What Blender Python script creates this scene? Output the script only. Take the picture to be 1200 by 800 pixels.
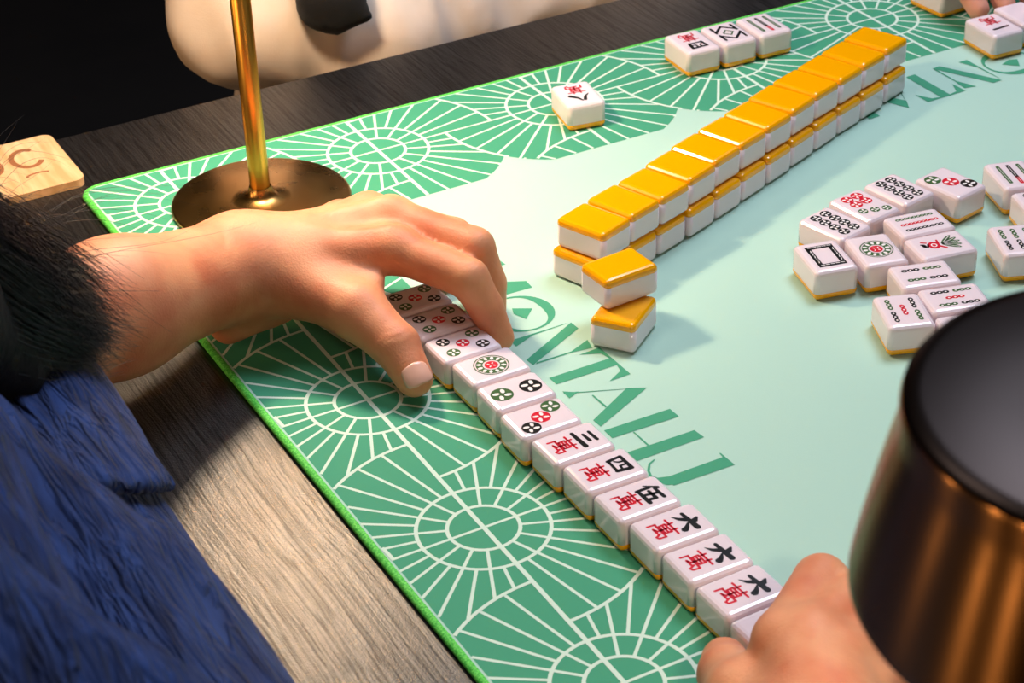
import bpy, bmesh, math, random
import numpy as np
from mathutils import Vector, Matrix, noise

for o in list(bpy.data.objects): bpy.data.objects.remove(o)
SC = bpy.context.scene
COL = SC.collection
PI = math.pi
random.seed(7)
RNG = np.random.default_rng(7)

# ------------------------------------------------------------------ camera
cam_d = bpy.data.cameras.new('camera')
cam = bpy.data.objects.new('camera', cam_d)
COL.objects.link(cam)
cam.location = (-0.327814, -1.257761, 0.651547)
cam.rotation_euler = (1.0160516, 0.0329159, -0.4983629)
cam_d.sensor_width = 36
cam_d.lens = 2487.229 / 1200 * 36
cam_d.clip_start = 0.02
cam_d.dof.use_dof = True
cam_d.dof.focus_distance = 1.22
cam_d.dof.aperture_fstop = 24
SC.camera = cam

# ------------------------------------------------------------------ light
world = bpy.data.worlds.new('world')
SC.world = world
world.use_nodes = True
world.node_tree.nodes['Background'].inputs[0].default_value = (0.75, 0.82, 1.0, 1)
world.node_tree.nodes['Background'].inputs[1].default_value = 0.05

def area(name, loc, target, size, power, col, size_y=None):
    l = bpy.data.lights.new(name, 'AREA')
    l.shape = 'RECTANGLE'; l.size = size; l.size_y = size_y or size
    l.energy = power; l.color = col
    o = bpy.data.objects.new(name, l); COL.objects.link(o)
    o.location = loc
    o.rotation_euler = (Vector(target) - Vector(loc)).to_track_quat('-Z', 'Y').to_euler()
    return o
# fill lights added overhead: cool one at the right, near-white one at the left
area('cool_fill_light', (1.0, 0.0, 1.85), (0.3, -0.3, 0), 0.8, 21, (0.74, 0.82, 1.0))
area('neutral_fill_light', (-0.25, 0.15, 1.95), (0.25, -0.3, 0), 0.6, 5, (1.0, 0.95, 0.92))
# unseen warm strips added at the left for gold streaks on the bronze shade
for px, py, pz in ((-1.9, .65, .62), (-2.2, -.35, .6), (-2.3, -.95, .6), (-1.8, -2.1, .8)):
    area('warm_streak_light', (px, py, pz), (0, -.6, 0.1), 0.045, 3.6, (1.0, 0.62, 0.32), 0.5)
LAMP_POWER = 1.55
LAMP_COLOUR = (1.0, 0.80, 0.57)
SC.view_settings.view_transform = 'Standard'
SC.view_settings.look = 'None'
SC.view_settings.gamma = 1
SC.view_settings.use_curve_mapping = False
SC.view_settings.exposure = 0.62

# ------------------------------------------------------------------ helpers
def srgb(r, g, b):
    f = lambda c: (c / 255 / 12.92) if c / 255 <= 0.04045 else ((c / 255 + 0.055) / 1.055) ** 2.4
    return (f(r), f(g), f(b), 1)

def mat(name, col, rough=0.5, metal=0.0, coat=0.0, sss=0.0, sss_r=(1, .3, .15), spec=0.5, sheen=0.0):
    m = bpy.data.materials.new(name); m.use_nodes = True
    b = m.node_tree.nodes['Principled BSDF']
    b.inputs['Base Color'].default_value = col
    b.inputs['Roughness'].default_value = rough
    b.inputs['Metallic'].default_value = metal
    b.inputs['Coat Weight'].default_value = coat
    b.inputs['Coat Roughness'].default_value = 0.08
    b.inputs['Specular IOR Level'].default_value = spec
    b.inputs['Sheen Weight'].default_value = sheen
    if sss:
        b.inputs['Subsurface Weight'].default_value = sss
        b.inputs['Subsurface Radius'].default_value = sss_r
        b.inputs['Subsurface Scale'].default_value = 0.006
    return m

def nd(m, t, **k):
    n = m.node_tree.nodes.new(t)
    for a, v in k.items():
        if hasattr(n, a): setattr(n, a, v)
        else: n.inputs[a].default_value = v
    return n
def lk(m, a, b): m.node_tree.links.new(a, b)

def grain(m, scale=(1, 1, 1), nscale=10, c0=None, c1=None, lo=0.35, hi=0.65, bump=0.0, dist=0.001, detail=4, rough=None, coord='Object'):
    """object-space noise into base colour, bump and roughness"""
    b = m.node_tree.nodes['Principled BSDF']
    tc = nd(m, 'ShaderNodeTexCoord'); mp = nd(m, 'ShaderNodeMapping')
    mp.inputs['Scale'].default_value = scale
    lk(m, tc.outputs[coord], mp.inputs[0])
    n = nd(m, 'ShaderNodeTexNoise'); n.inputs['Scale'].default_value = nscale; n.inputs['Detail'].default_value = detail
    lk(m, mp.outputs[0], n.inputs['Vector'])
    if c0:
        r = nd(m, 'ShaderNodeValToRGB')
        r.color_ramp.elements[0].position = lo; r.color_ramp.elements[0].color = c0
        r.color_ramp.elements[1].position = hi; r.color_ramp.elements[1].color = c1
        lk(m, n.outputs[0], r.inputs[0]); lk(m, r.outputs[0], b.inputs['Base Color'])
    if bump:
        bp = nd(m, 'ShaderNodeBump'); bp.inputs['Strength'].default_value = bump; bp.inputs['Distance'].default_value = dist
        lk(m, n.outputs[0], bp.inputs['Height'])
        if b.inputs['Normal'].is_linked:
            lk(m, b.inputs['Normal'].links[0].from_socket, bp.inputs['Normal'])
        lk(m, bp.outputs[0], b.inputs['Normal'])
    if rough:
        mr = nd(m, 'ShaderNodeMapRange'); mr.inputs['To Min'].default_value = rough[0]; mr.inputs['To Max'].default_value = rough[1]
        lk(m, n.outputs[0], mr.inputs[0]); lk(m, mr.outputs[0], b.inputs['Roughness'])
    return m

def empty(name, loc=(0, 0, 0), rz=0, label=None, cat=None, group=None):
    o = bpy.data.objects.new(name, None); COL.objects.link(o)
    o.empty_display_size = 0.01
    o.location = loc; o.rotation_euler = (0, 0, rz)
    tag(o, label, cat, group)
    return o
def tag(o, label=None, cat=None, group=None, kind=None):
    if label: o['label'] = label
    if cat: o['category'] = cat
    if group: o['group'] = group
    if kind: o['kind'] = kind
    return o
def link(name, me, parent=None, mats=(), smooth=False):
    o = bpy.data.objects.new(name, me); COL.objects.link(o)
    for m in mats: me.materials.append(m)
    if parent: o.parent = parent
    if smooth: me.polygons.foreach_set('use_smooth', [True] * len(me.polygons))
    return o
def bm_obj(name, bm, parent=None, mats=(), smooth=False):
    me = bpy.data.meshes.new(name); bm.normal_update(); bm.to_mesh(me); bm.free()
    return link(name, me, parent, mats, smooth)
def box_bm(x0, x1, y0, y1, z0, z1, bevel=0.0, seg=2):
    bm = bmesh.new(); bmesh.ops.create_cube(bm, size=1)
    for v in bm.verts:
        v.co = Vector((x0 + (v.co.x + .5) * (x1 - x0), y0 + (v.co.y + .5) * (y1 - y0), z0 + (v.co.z + .5) * (z1 - z0)))
    if bevel: bmesh.ops.bevel(bm, geom=bm.edges[:], offset=bevel, segments=seg, affect='EDGES', profile=0.5)
    return bm
def lathe(name, prof, parent, mats, seg=96, loc=(0, 0, 0)):
    """profile [(r, z)...] revolved about z"""
    n = len(prof); V = []; F = []
    for (r, z) in prof:
        for k in range(seg):
            a = 2 * PI * k / seg; V.append((loc[0] + r * math.cos(a), loc[1] + r * math.sin(a), loc[2] + z))
    for i in range(n - 1):
        for k in range(seg):
            k2 = (k + 1) % seg
            F.append((i * seg + k, i * seg + k2, (i + 1) * seg + k2, (i + 1) * seg + k))
    me = bpy.data.meshes.new(name); me.from_pydata(V, [], F); me.update()
    o = link(name, me, parent, mats, True)
    return o

# ------------------------------------------------------------------ materials
M = {}
M['mat_light'] = grain(mat('mat_light', srgb(176, 210, 193), 0.85, spec=0.1), nscale=1400, bump=0.25, dist=0.0002, detail=2)
M['mat_green'] = grain(mat('mat_green', srgb(66, 152, 116), 0.75, spec=0.25), nscale=1400, bump=0.25, dist=0.0002, detail=2)
M['mat_line'] = mat('mat_line', srgb(206, 226, 208), 0.75, spec=0.25)
M['mat_rim'] = grain(mat('mat_rim', srgb(38, 190, 60), 0.6, spec=0.3), scale=(1, 1, 1), nscale=900, c0=srgb(40, 170, 50), c1=srgb(120, 226, 96), bump=0.6, dist=0.0006)
M['white'] = mat('tile_white', srgb(240, 222, 226), 0.16, coat=0.5, sss=0.12, sss_r=(1, .8, .8))
M['yellow'] = mat('tile_yellow', srgb(255, 172, 0), 0.16, coat=0.5)
M['ink_black'] = mat('ink_black', srgb(14, 14, 12), 0.3)
M['ink_red'] = mat('ink_red', srgb(214, 14, 44), 0.3)
M['ink_green'] = mat('ink_green', srgb(62, 98, 52), 0.3)
M['ink_white'] = mat('ink_white', srgb(244, 236, 232), 0.3)
M['brass'] = grain(mat('brass', srgb(232, 172, 72), 0.2, metal=1.0), nscale=60, rough=(0.26, 0.34))
M['brass_base'] = grain(mat('brass_base', srgb(188, 142, 80), 0.3, metal=1.0), nscale=40, rough=(0.2, 0.36))
M['bronze'] = grain(mat('bronze', srgb(150, 106, 62), 0.22, metal=1.0), nscale=25, rough=(0.12, 0.26))
M['bronze_cap'] = mat('bronze_cap', srgb(34, 25, 21), 0.3, metal=0.9)
for _m, _r in (('bronze', .27), ('bronze_cap', .3)):
    _b = M[_m].node_tree.nodes['Principled BSDF']
    if _m == 'bronze':
        _b.inputs['Anisotropic'].default_value = 0.92
        for _l in list(_b.inputs['Roughness'].links): M[_m].node_tree.links.remove(_l)
        _t = nd(M[_m], 'ShaderNodeTangent'); _t.direction_type = 'RADIAL'; _t.axis = 'Z'
        lk(M[_m], _t.outputs[0], _b.inputs['Tangent']); _b.inputs['Anisotropic Rotation'].default_value = 0.25
    _b.inputs['Roughness'].default_value = _r
M['diffuser'] = mat('diffuser', srgb(255, 240, 215), 0.5)
_b = M['diffuser'].node_tree.nodes['Principled BSDF']
_b.inputs['Emission Color'].default_value = (1, .85, .62, 1); _b.inputs['Emission Strength'].default_value = 6

def table_material():
    m = mat('dark_laminate', srgb(30, 24, 21), 0.39, spec=1.0); m.node_tree.nodes['Principled BSDF'].inputs['IOR'].default_value = 1.52
    b = m.node_tree.nodes['Principled BSDF']
    tc = nd(m, 'ShaderNodeTexCoord'); mp = nd(m, 'ShaderNodeMapping'); mp.inputs['Scale'].default_value = (1, 0.014, 1)
    lk(m, tc.outputs['Object'], mp.inputs[0])
    # gentle waver of the grain
    wob = nd(m, 'ShaderNodeTexNoise'); wob.inputs['Scale'].default_value = 9; wob.inputs['Detail'].default_value = 2
    lk(m, tc.outputs['Object'], wob.inputs['Vector'])
    ws = nd(m, 'ShaderNodeVectorMath', operation='SCALE'); ws.inputs['Scale'].default_value = 0.008
    lk(m, wob.outputs['Color'], ws.inputs[0])
    ad = nd(m, 'ShaderNodeVectorMath', operation='ADD'); lk(m, mp.outputs[0], ad.inputs[0]); lk(m, ws.outputs[0], ad.inputs[1])
    n = nd(m, 'ShaderNodeTexNoise'); n.inputs['Scale'].default_value = 640; n.inputs['Detail'].default_value = 3; n.inputs['Roughness'].default_value = 0.6
    lk(m, ad.outputs[0], n.inputs['Vector'])
    r = nd(m, 'ShaderNodeValToRGB'); r.color_ramp.elements[0].position = .36; r.color_ramp.elements[0].color = srgb(14, 11, 9)
    r.color_ramp.elements[1].position = .6; r.color_ramp.elements[1].color = srgb(24, 19, 16)
    lk(m, n.outputs[0], r.inputs[0]); lk(m, r.outputs[0], b.inputs['Base Color'])
    mr = nd(m, 'ShaderNodeMapRange'); mr.inputs['From Min'].default_value = .35; mr.inputs['From Max'].default_value = .6
    mr.inputs['To Min'].default_value = .4; mr.inputs['To Max'].default_value = 1.0
    lk(m, n.outputs[0], mr.inputs[0]); lk(m, mr.outputs[0], b.inputs['Specular IOR Level'])
    n2 = nd(m, 'ShaderNodeTexNoise'); n2.inputs['Scale'].default_value = 900; n2.inputs['Detail'].default_value = 2
    lk(m, tc.outputs['Object'], n2.inputs['Vector'])
    bp = nd(m, 'ShaderNodeBump'); bp.inputs['Strength'].default_value = 0.35; bp.inputs['Distance'].default_value = 0.0006
    lk(m, n.outputs[0], bp.inputs['Height'])
    bp2 = nd(m, 'ShaderNodeBump'); bp2.inputs['Strength'].default_value = 0.35; bp2.inputs['Distance'].default_value = 0.0005
    lk(m, n2.outputs[0], bp2.inputs['Height']); lk(m, bp.outputs[0], bp2.inputs['Normal'])
    lk(m, bp2.outputs[0], b.inputs['Normal'])
    return m
M['table'] = table_material()
M['floor'] = grain(mat('floor', srgb(14, 11, 10), 0.7), nscale=6, c0=srgb(12, 9, 8), c1=srgb(20, 16, 14))
M['wallm'] = grain(mat('wall', srgb(34, 28, 26), 0.9), nscale=3, c0=srgb(30, 25, 23), c1=srgb(38, 32, 30))

def skin_material(name, base, red):
    m = mat(name, base, 0.52, sss=0.2, sss_r=(1, .28, .12), spec=0.4)
    grain(m, nscale=30, c0=red, c1=base, lo=.3, hi=.62, detail=3)
    grain(m, nscale=700, bump=0.35, dist=0.0005, detail=2)
    return m
M['skin'] = skin_material('skin', srgb(228, 156, 112), srgb(212, 122, 84))
M['skin_far'] = skin_material('skin_pink', srgb(236, 170, 146), srgb(226, 144, 122))
M['nail'] = mat('nail', srgb(236, 178, 156), 0.25, coat=0.3, sss=0.1)
def cloth_material(name, c0, c1, stretch, ns, bump, dist):
    m = mat(name, c1, 0.85, sheen=0.06, spec=0.2)
    grain(m, scale=stretch, nscale=ns, c0=c0, c1=c1, lo=.3, hi=.7, bump=bump, dist=dist, detail=5)
    grain(m, nscale=900, bump=0.3, dist=0.0005, detail=1)
    return m
def ridges(m, scale, ns, strength, dist):
    b = m.node_tree.nodes['Principled BSDF']
    tc = nd(m, 'ShaderNodeTexCoord'); mp = nd(m, 'ShaderNodeMapping'); mp.inputs['Scale'].default_value = scale; mp.inputs['Rotation'].default_value = (0, 0, .25)
    lk(m, tc.outputs['Object'], mp.inputs[0])
    n = nd(m, 'ShaderNodeTexNoise'); n.inputs['Scale'].default_value = ns; n.inputs['Detail'].default_value = 2; n.inputs['Distortion'].default_value = .6
    lk(m, mp.outputs[0], n.inputs['Vector'])
    a = nd(m, 'ShaderNodeMath', operation='SUBTRACT'); a.inputs[1].default_value = .5; lk(m, n.outputs[0], a.inputs[0])
    c = nd(m, 'ShaderNodeMath', operation='ABSOLUTE'); lk(m, a.outputs[0], c.inputs[0])
    d = nd(m, 'ShaderNodeMapRange'); d.inputs['From Max'].default_value = .14; d.inputs['To Min'].default_value = 1; d.inputs['To Max'].default_value = 0
    lk(m, c.outputs[0], d.inputs[0])
    bp = nd(m, 'ShaderNodeBump'); bp.inputs['Strength'].default_value = strength; bp.inputs['Distance'].default_value = dist
    lk(m, d.outputs[0], bp.inputs['Height']); lk(m, b.inputs['Normal'].links[0].from_socket, bp.inputs['Normal']); lk(m, bp.outputs[0], b.inputs['Normal'])
M['blue'] = cloth_material('blue_gauze', srgb(20, 34, 72), srgb(46, 70, 126), (1, .2, .4), 120, 0.3, 0.003); ridges(M['blue'], (1, .16, .34), 150, .9, .0035)
M['cream'] = cloth_material('cream_knit', srgb(232, 208, 186), srgb(240, 220, 202), (1, 1, 1), 30, 0.1, 0.001)
M['blackcloth'] = cloth_material('black_cloth', srgb(16, 14, 15), srgb(26, 24, 25), (1, 1, 1), 30, 0.2, 0.001)
M['hair_mass'] = grain(mat('hair_mass', srgb(10, 9, 12), 0.75, spec=0.25), scale=(1, 1, 1), nscale=220, bump=.6, dist=.002)
M['hair'] = mat('black_hair', srgb(24, 23, 32), 0.4, spec=0.5)
M['wood'] = grain(mat('pale_wood', srgb(222, 176, 126), 0.55), scale=(1, .12, 1), nscale=160, c0=srgb(206, 156, 104), c1=srgb(230, 188, 140), bump=.1, dist=.0005)
M['burnt'] = mat('burnt_wood', srgb(150, 92, 52), 0.6)

# ------------------------------------------------------------------ setting
TZ = -0.004            # table surface, mat top is z = 0
FZ = -0.76
def struct(name, bm, m):
    o = bm_obj(name, bm, None, (m,)); o['kind'] = 'structure'; return o
struct('floor', box_bm(-3, 4, -3.2, 4, FZ - .1, FZ), M['floor'])
struct('wall_back', box_bm(-3, 4, 4, 4.1, FZ, 2.1), M['wallm'])
struct('wall_left', box_bm(-3.1, -3, -3.2, 4.1, FZ, 2.1), M['wallm'])
struct('wall_right', box_bm(4, 4.1, -3.2, 4.1, FZ, 2.1), M['wallm'])
struct('ceiling', box_bm(-3.1, 4.1, -3.2, 4.1, 2.1, 2.2), M['wallm'])

TX0, TX1, TY0, TY1 = -0.155, 1.0, -1.03, 0.0885
t = empty('table', ((TX0 + TX1) / 2, (TY0 + TY1) / 2, FZ), 0, 'black wood-grain laminate table under the green mat', 'table')
cx, cy = t.location.x, t.location.y
bm = box_bm(TX0 - cx, TX1 - cx, TY0 - cy, TY1 - cy, TZ - .035 - FZ, TZ - FZ, .0015)
bm_obj('tabletop', bm, t, (M['table'],))
for sx in (TX0 + .05, TX1 - .11):
    for sy in (TY0 + .05, TY1 - .11):
        bm_obj('leg', box_bm(sx - cx, sx + .06 - cx, sy - cy, sy + .06 - cy, 0, TZ - .035 - FZ, .003), t, (M['table'],))

# ------------------------------------------------------------------ mat with its print
MS = 0.81; SP = 0.139; C0 = 0.0575; RR = 0.0875; BW = 0.1336; EDGE = 0.0052
mroot = empty('game_mat', (0, 0, TZ), 0, 'square mint green game mat with dark green fan border on the table', 'mat')
def round_rect(x0, x1, y0, y1, r, seg=8):
    P = []
    for (cx_, cy_, a0) in ((x1 - r, y1 - r, 0), (x0 + r, y1 - r, 90), (x0 + r, y0 + r, 180), (x1 - r, y0 + r, 270)):
        for k in range(seg + 1):
            a = math.radians(a0 + 90 * k / seg); P.append((cx_ + r * math.cos(a), cy_ + r * math.sin(a)))
    return P
def ngon_prism(P, z0, z1):
    bm = bmesh.new()
    lo = [bm.verts.new((x, y, z0)) for x, y in P]; hi = [bm.verts.new((x, y, z1)) for x, y in P]
    bm.faces.new(hi); bm.faces.new(lo[::-1])
    for i in range(len(P)):
        j = (i + 1) % len(P); bm.faces.new((lo[i], lo[j], hi[j], hi[i]))
    return bm
zt = -TZ
bm_obj('mat_sheet', ngon_prism(round_rect(.002, MS - .002, -MS + .002, -.002, .013), 0.0003, zt), mroot, (M['mat_light'],))
# stitched rim: half-round bead round the edge
P = round_rect(.0025, MS - .0025, -MS + .0025, -.0025, .0125)
V = []; F = []; ns = 10
for i, p in enumerate(P):
    a = P[i - 1]; b = P[(i + 1) % len(P)]
    tx, ty = b[0] - a[0], b[1] - a[1]; l = math.hypot(tx, ty); nx, ny = ty / l, -tx / l
    for k in range(ns):
        an = 2 * PI * k / ns
        V.append((p[0] + nx * .0027 * math.cos(an), p[1] + ny * .0027 * math.cos(an), .0023 + .0022 * math.sin(an)))
for i in range(len(P)):
    j = (i + 1) % len(P)
    for k in range(ns):
        k2 = (k + 1) % ns; F.append((i * ns + k, i * ns + k2, j * ns + k2, j * ns + k))
me = bpy.data.meshes.new('rim'); me.from_pydata(V, [], F); me.update()
link('stitched_rim', me, mroot, (M['mat_rim'],), True)

def env(x):               # depth of the dark border at position x along a side
    k = round((x - C0) / SP); k = min(max(k, 0), 5); d = abs(x - C0 - k * SP)
    return min(BW, C0 + math.sqrt(max(RR * RR - d * d, 0)))
V = []; F = []
def quadstrip(fn, n=1400):
    global V, F
    for i in range(n + 1):
        x = EDGE + (MS - 2 * EDGE) * i / n
        a, b = fn(x); V += [a, b]
        if i: k = len(V) - 4; F.append((k, k + 2, k + 3, k + 1))
zg = zt + .00008
quadstrip(lambda x: ((x, -EDGE, zg), (x, -env(x), zg)))
quadstrip(lambda x: ((x, -MS + EDGE, zg), (x, -MS + env(x), zg)))
def side(x): return max(x, BW), min(x, MS - BW)
n = 1000
for left in (True, False):
    for i in range(n + 1):
        y = BW + (MS - 2 * BW) * i / n
        e = env(y); xs = (EDGE, e) if left else (MS - EDGE, MS - e)
        V += [(xs[0], -y, zg), (xs[1], -y, zg)]
        if i: k = len(V) - 4; F.append((k, k + 2, k + 3, k + 1))
me = bpy.data.meshes.new('border_print'); me.from_pydata(V, [], F); me.update()
link('border_print', me, mroot, (M['mat_green'],))

class Ribbons:
    def __init__(s): s.V = []; s.F = []
    def add(s, pts, w, z):
        pts = [Vector(p[:2]) for p in pts]
        if len(pts) < 2: return
        k = len(s.V)
        for i, p in enumerate(pts):
            a = pts[max(i - 1, 0)]; b = pts[min(i + 1, len(pts) - 1)]
            d = (b - a); d.normalize(); n_ = Vector((-d.y, d.x)) * w / 2
            s.V += [(p.x + n_.x, p.y + n_.y, z), (p.x - n_.x, p.y - n_.y, z)]
            if i: q = k + 2 * i - 2; s.F.append((q, q + 1, q + 3, q + 2))
    def build(s, name, parent, m):
        me = bpy.data.meshes.new(name); me.from_pydata(s.V, [], s.F); me.update()
        return link(name, me, parent, (m,))
def in_cell(x, y):        # local coordinates round one fan centre: which fan owns this spot
    R2 = RR * RR
    if x * x + y * y > 0.0999 ** 2: return False
    def own(x, y):        # neighbour to the right in this frame; True when the spot is ours
        if y > 0: return x * x + y * y < R2 or x < SP / 2 and x * x + y * y < R2
        return (x - SP) ** 2 + y * y > R2
    if x > 0 and x > abs(y) * .0 and not own(x, y) and abs(x) >= abs(y) * .6: return False
    if -x > 0 and not own(-x, -y) and abs(x) >= abs(y) * .6: return False
    if y > 0 and not own(y, -x) and abs(y) >= abs(x) * .6: return False
    if -y > 0 and not own(-y, x) and abs(y) >= abs(x) * .6: return False
    return True
def in_print(X, Y):       # Y positive downwards from the far edge
    e = EDGE
    if not (e < X < MS - e and e < Y < MS - e): return False
    return Y < env(X) or Y > MS - env(X) or (X < env(Y)) or X > MS - env(Y)
rb = Ribbons()
centres = set()
for i in range(-1, 7):
    for j in range(-1, 7): centres.add((i, j))
zl = zt + .00016
for (i, j) in centres:
    X = C0 + i * SP; Y = C0 + j * SP
    R1, R2_ = .0188, .0347
    for R in ((R1, R2_) if (0 <= i <= 5 and 0 <= j <= 5 and (i in (0, 5) or j in (0, 5))) else ()):
        rb.add([(X + R * math.cos(a), -Y + R * math.sin(a)) for a in [2 * PI * q / 72 for q in range(73)]], .0021, zl + (.00002 if R == R1 else .00003))
    if in_print(X, Y): rb.add([(X - R1, -Y), (X + R1, -Y)], .0018, zl + .00005)
    for q in range(32):
        a = PI / 16 * q
        vert = q in (8, 24)
        r0 = 0 if vert else (R1 if q % 2 == 0 else R2_)
        r = r0; run = None
        while r < .106:
            x = r * math.cos(a); y = r * math.sin(a)
            ok = r < .105 and in_print(X + x, Y - y)
            if q % 8 == 0: ok = ok and r <= SP / 2
            elif r > R2_: ok = ok and in_cell(x, y)
            if ok and run is None: run = r
            if not ok and run is not None:
                if r - run > .0022:
                    rb.add([(X + run * math.cos(a), -Y + run * math.sin(a)), (X + r * math.cos(a), -Y + r * math.sin(a))], .0025 if vert else .0018, zl + (.00007 if vert else .0))
                run = None
            r += .0006
    # seams: our circle bounds the upper half of the right seam and its three turns
    for rot in range(4):
        ca, sa = [(1, 0), (0, 1), (-1, 0), (0, -1)][rot]
        pts = []
        for q in range(61):
            y = SP / 2 * 1.0 * q / 60 * .98
            x = math.sqrt(RR * RR - y * y)
            gx = X + ca * x - sa * y; gy = -Y + sa * x + ca * y
            inside = in_print(gx, -gy)
            # stop where another neighbour circle already covers
            if inside: pts.append((gx, gy))
            else:
                if len(pts) > 1: rb.add(pts, .0021, zl + .0001)
                pts = []
        if len(pts) > 1: rb.add(pts, .0021, zl + .0001)
rb.build('fan_line_print', mroot, M['mat_line'])

# lettering printed beside the border: s runs along the word, t is letter height
lt = bmesh.new()
LZ = [0]
def poly(pts, T):
    LZ[0] += 1
    lt.faces.new([lt.verts.new(Vector(T(*p)) + Vector((0, 0, .0000012 * LZ[0]))) for p in pts])
def T_left(s, tt): return (tt, -s, zt + .00012)
# far-to-near along the left side (coordinates s = distance from the far edge, t = distance from the left edge)
def letter_shapes():
    S = []
    # M : two heavy strokes and hairlines
    S.append([(.2745, .1555), (.2745, .1735), (.2752, .1965), (.2665, .1970), (.2590, .1826), (.2585, .1735), (.266, .1555)])
    S.append([(.2336, .1951), (.2418, .1961), (.2416, .1913), (.235, .1760), (.232, .1760)])
    S.append([(.2416, .1930), (.2440, .1913), (.2600, .1555), (.2588, .1555)])
    S.append([(.2590, .1700), (.2600, .1700), (.2670, .1965), (.2662, .1968)])
    S.append([(.235, .1760), (.232, .1760), (.229, .1555), (.2315, .1555)])
    # O as thick-thin ring quads
    n_ = 40; out = []; inn = []
    for k in range(n_):
        a = 2 * PI * k / n_
        out.append((.2990 + .0215 * math.sin(a), .1755 + .0208 * math.cos(a)))
        inn.append((.2995 + .0175 * math.sin(a - .42), .1758 + .0150 * math.cos(a + .12)))
    out = [(.2985 + .0208 * math.cos(2 * PI * k / n_), .1755 + .0207 * math.sin(2 * PI * k / n_)) for k in range(n_)]
    inn = [(.2990 + .0160 * math.cos(2 * PI * k / n_) * 1.02, .1755 + .0165 * math.sin(2 * PI * k / n_)) for k in range(n_)]
    # thick sides lie on the diagonal as in the print
    inn = []
    for k in range(n_):
        a = 2 * PI * k / n_
        th = .0010 + .0056 * abs(math.sin(a)) ** 1.5
        inn.append((.2985 + (.0208 - .0012 - th * .3) * math.cos(a), .1755 + (.0207 - th) * math.sin(a)))
    for k in range(n_):
        j = (k + 1) % n_; S.append([out[k], out[j], inn[j], inn[k]])
    S.append([(.2907, .1740), (.2971, .1845), (.3059, .1753), (.2968, .1718)])
    # N
    S.append([(.3232, .1960), (.3312, .1965), (.3524, .1543), (.3456, .1535)])
    S.append([(.3222, .1555), (.3298, .1555), (.3238, .1700), (.3229, .1930), (.3225, .1930)])
    S.append([(.3510, .1575), (.3524, .1560), (.3524, .1800), (.3540, .1925), (.3450, .1945), (.3512, .1800)])
    # T
    S.append([(.3691, .1552), (.3771, .1555), (.3773, .1965), (.3691, .1965)])
    S.append([(.3560, .1955), (.3552, .1962), (.3896, .1968), (.3899, .1827), (.3837, .1936), (.3773, .1950), (.3691, .1950), (.3620, .1936), (.3567, .1823)])
    # A
    S.append([(.4065, .1972), (.4010, .1871), (.4190, .1549), (.4266, .1553)])
    S.append([(.4065, .1972), (.4055, .1955), (.3880, .1545), (.3868, .1545)])
    S.append([(.3851, .1548), (.3934, .1546), (.3900, .1627), (.3890, .1600)])
    S.append([(.3972, .1668), (.3972, .1678), (.4112, .1684), (.4118, .1671)])
    # H
    S.append([(.4307, .1549), (.4394, .1549), (.4403, .1970), (.4313, .1968)])
    S.append([(.4552, .1550), (.4647, .1550), (.4643, .1978), (.4559, .1970)])
    S.append([(.4403, .1674), (.4403, .1683), (.4559, .1686), (.4559, .1675)])
    # J
    S.append([(.4854, .1590), (.4937, .1600), (.4944, .1976), (.4814, .1972), (.4814, .1964), (.4853, .1960)])
    S.append([(.4853, .1620), (.4937, .1628), (.4915, .1572), (.4870, .1543), (.4800, .1535), (.4750, .1552), (.4700, .1590), (.4680, .1637), (.4688, .1640), (.4710, .1598), (.4760, .1562), (.4800, .1550), (.4834, .1565)])
    return S
SH = letter_shapes()
for s_ in SH: poly(s_, T_left)
OFF = MS - 0.0 - .0
def T_top(s, tt): # same word read from the far side: runs from right to left
    return (0.9475 - s + .0, -tt, zt + .00012)
for s_ in SH:
    if all(.02 < (0.9475 - p[0]) < MS - .02 for p in s_): poly(s_, T_top)
lt.normal_update()
for f in lt.faces:
    if f.normal.z < 0: f.normal_flip()
o = bm_obj('lettering_print', lt, mroot, (M['mat_green'],)); o['kind'] = 'stuff'

# ------------------------------------------------------------------ tiles
TW, TL, TH = 0.0279, 0.0371, 0.01944
SPLIT = .235
def tile_meshes():
    bm = box_bm(-TW / 2, TW / 2, -TL / 2, TL / 2, 0, TH, .0031, 3)
    b1 = bm.copy(); b2 = bm; out = []
    for b, keep_up in ((b1, True), (b2, False)):
        g = b.verts[:] + b.edges[:] + b.faces[:]
        r = bmesh.ops.bisect_plane(b, geom=g, plane_co=(0, 0, TH * SPLIT), plane_no=(0, 0, 1), clear_inner=keep_up, clear_outer=not keep_up)
        ed = [e for e in b.edges if len(e.link_faces) == 1]
        bmesh.ops.contextual_create(b, geom=ed)
        me = bpy.data.meshes.new('tile_part'); b.normal_update(); b.to_mesh(me); b.free()
        me.polygons.foreach_set('use_smooth', [len(p.vertices) < 5 for p in me.polygons])
        out.append(me)
    out[0].materials.append(M['white']); out[1].materials.append(M['yellow'])
    return out
ME_FACE, ME_BACK = tile_meshes()
for me in (ME_FACE, ME_BACK):
    for p in me.polygons:
        if abs(p.normal.z) > .99 or p.area > 3e-5: p.use_smooth = False

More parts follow.
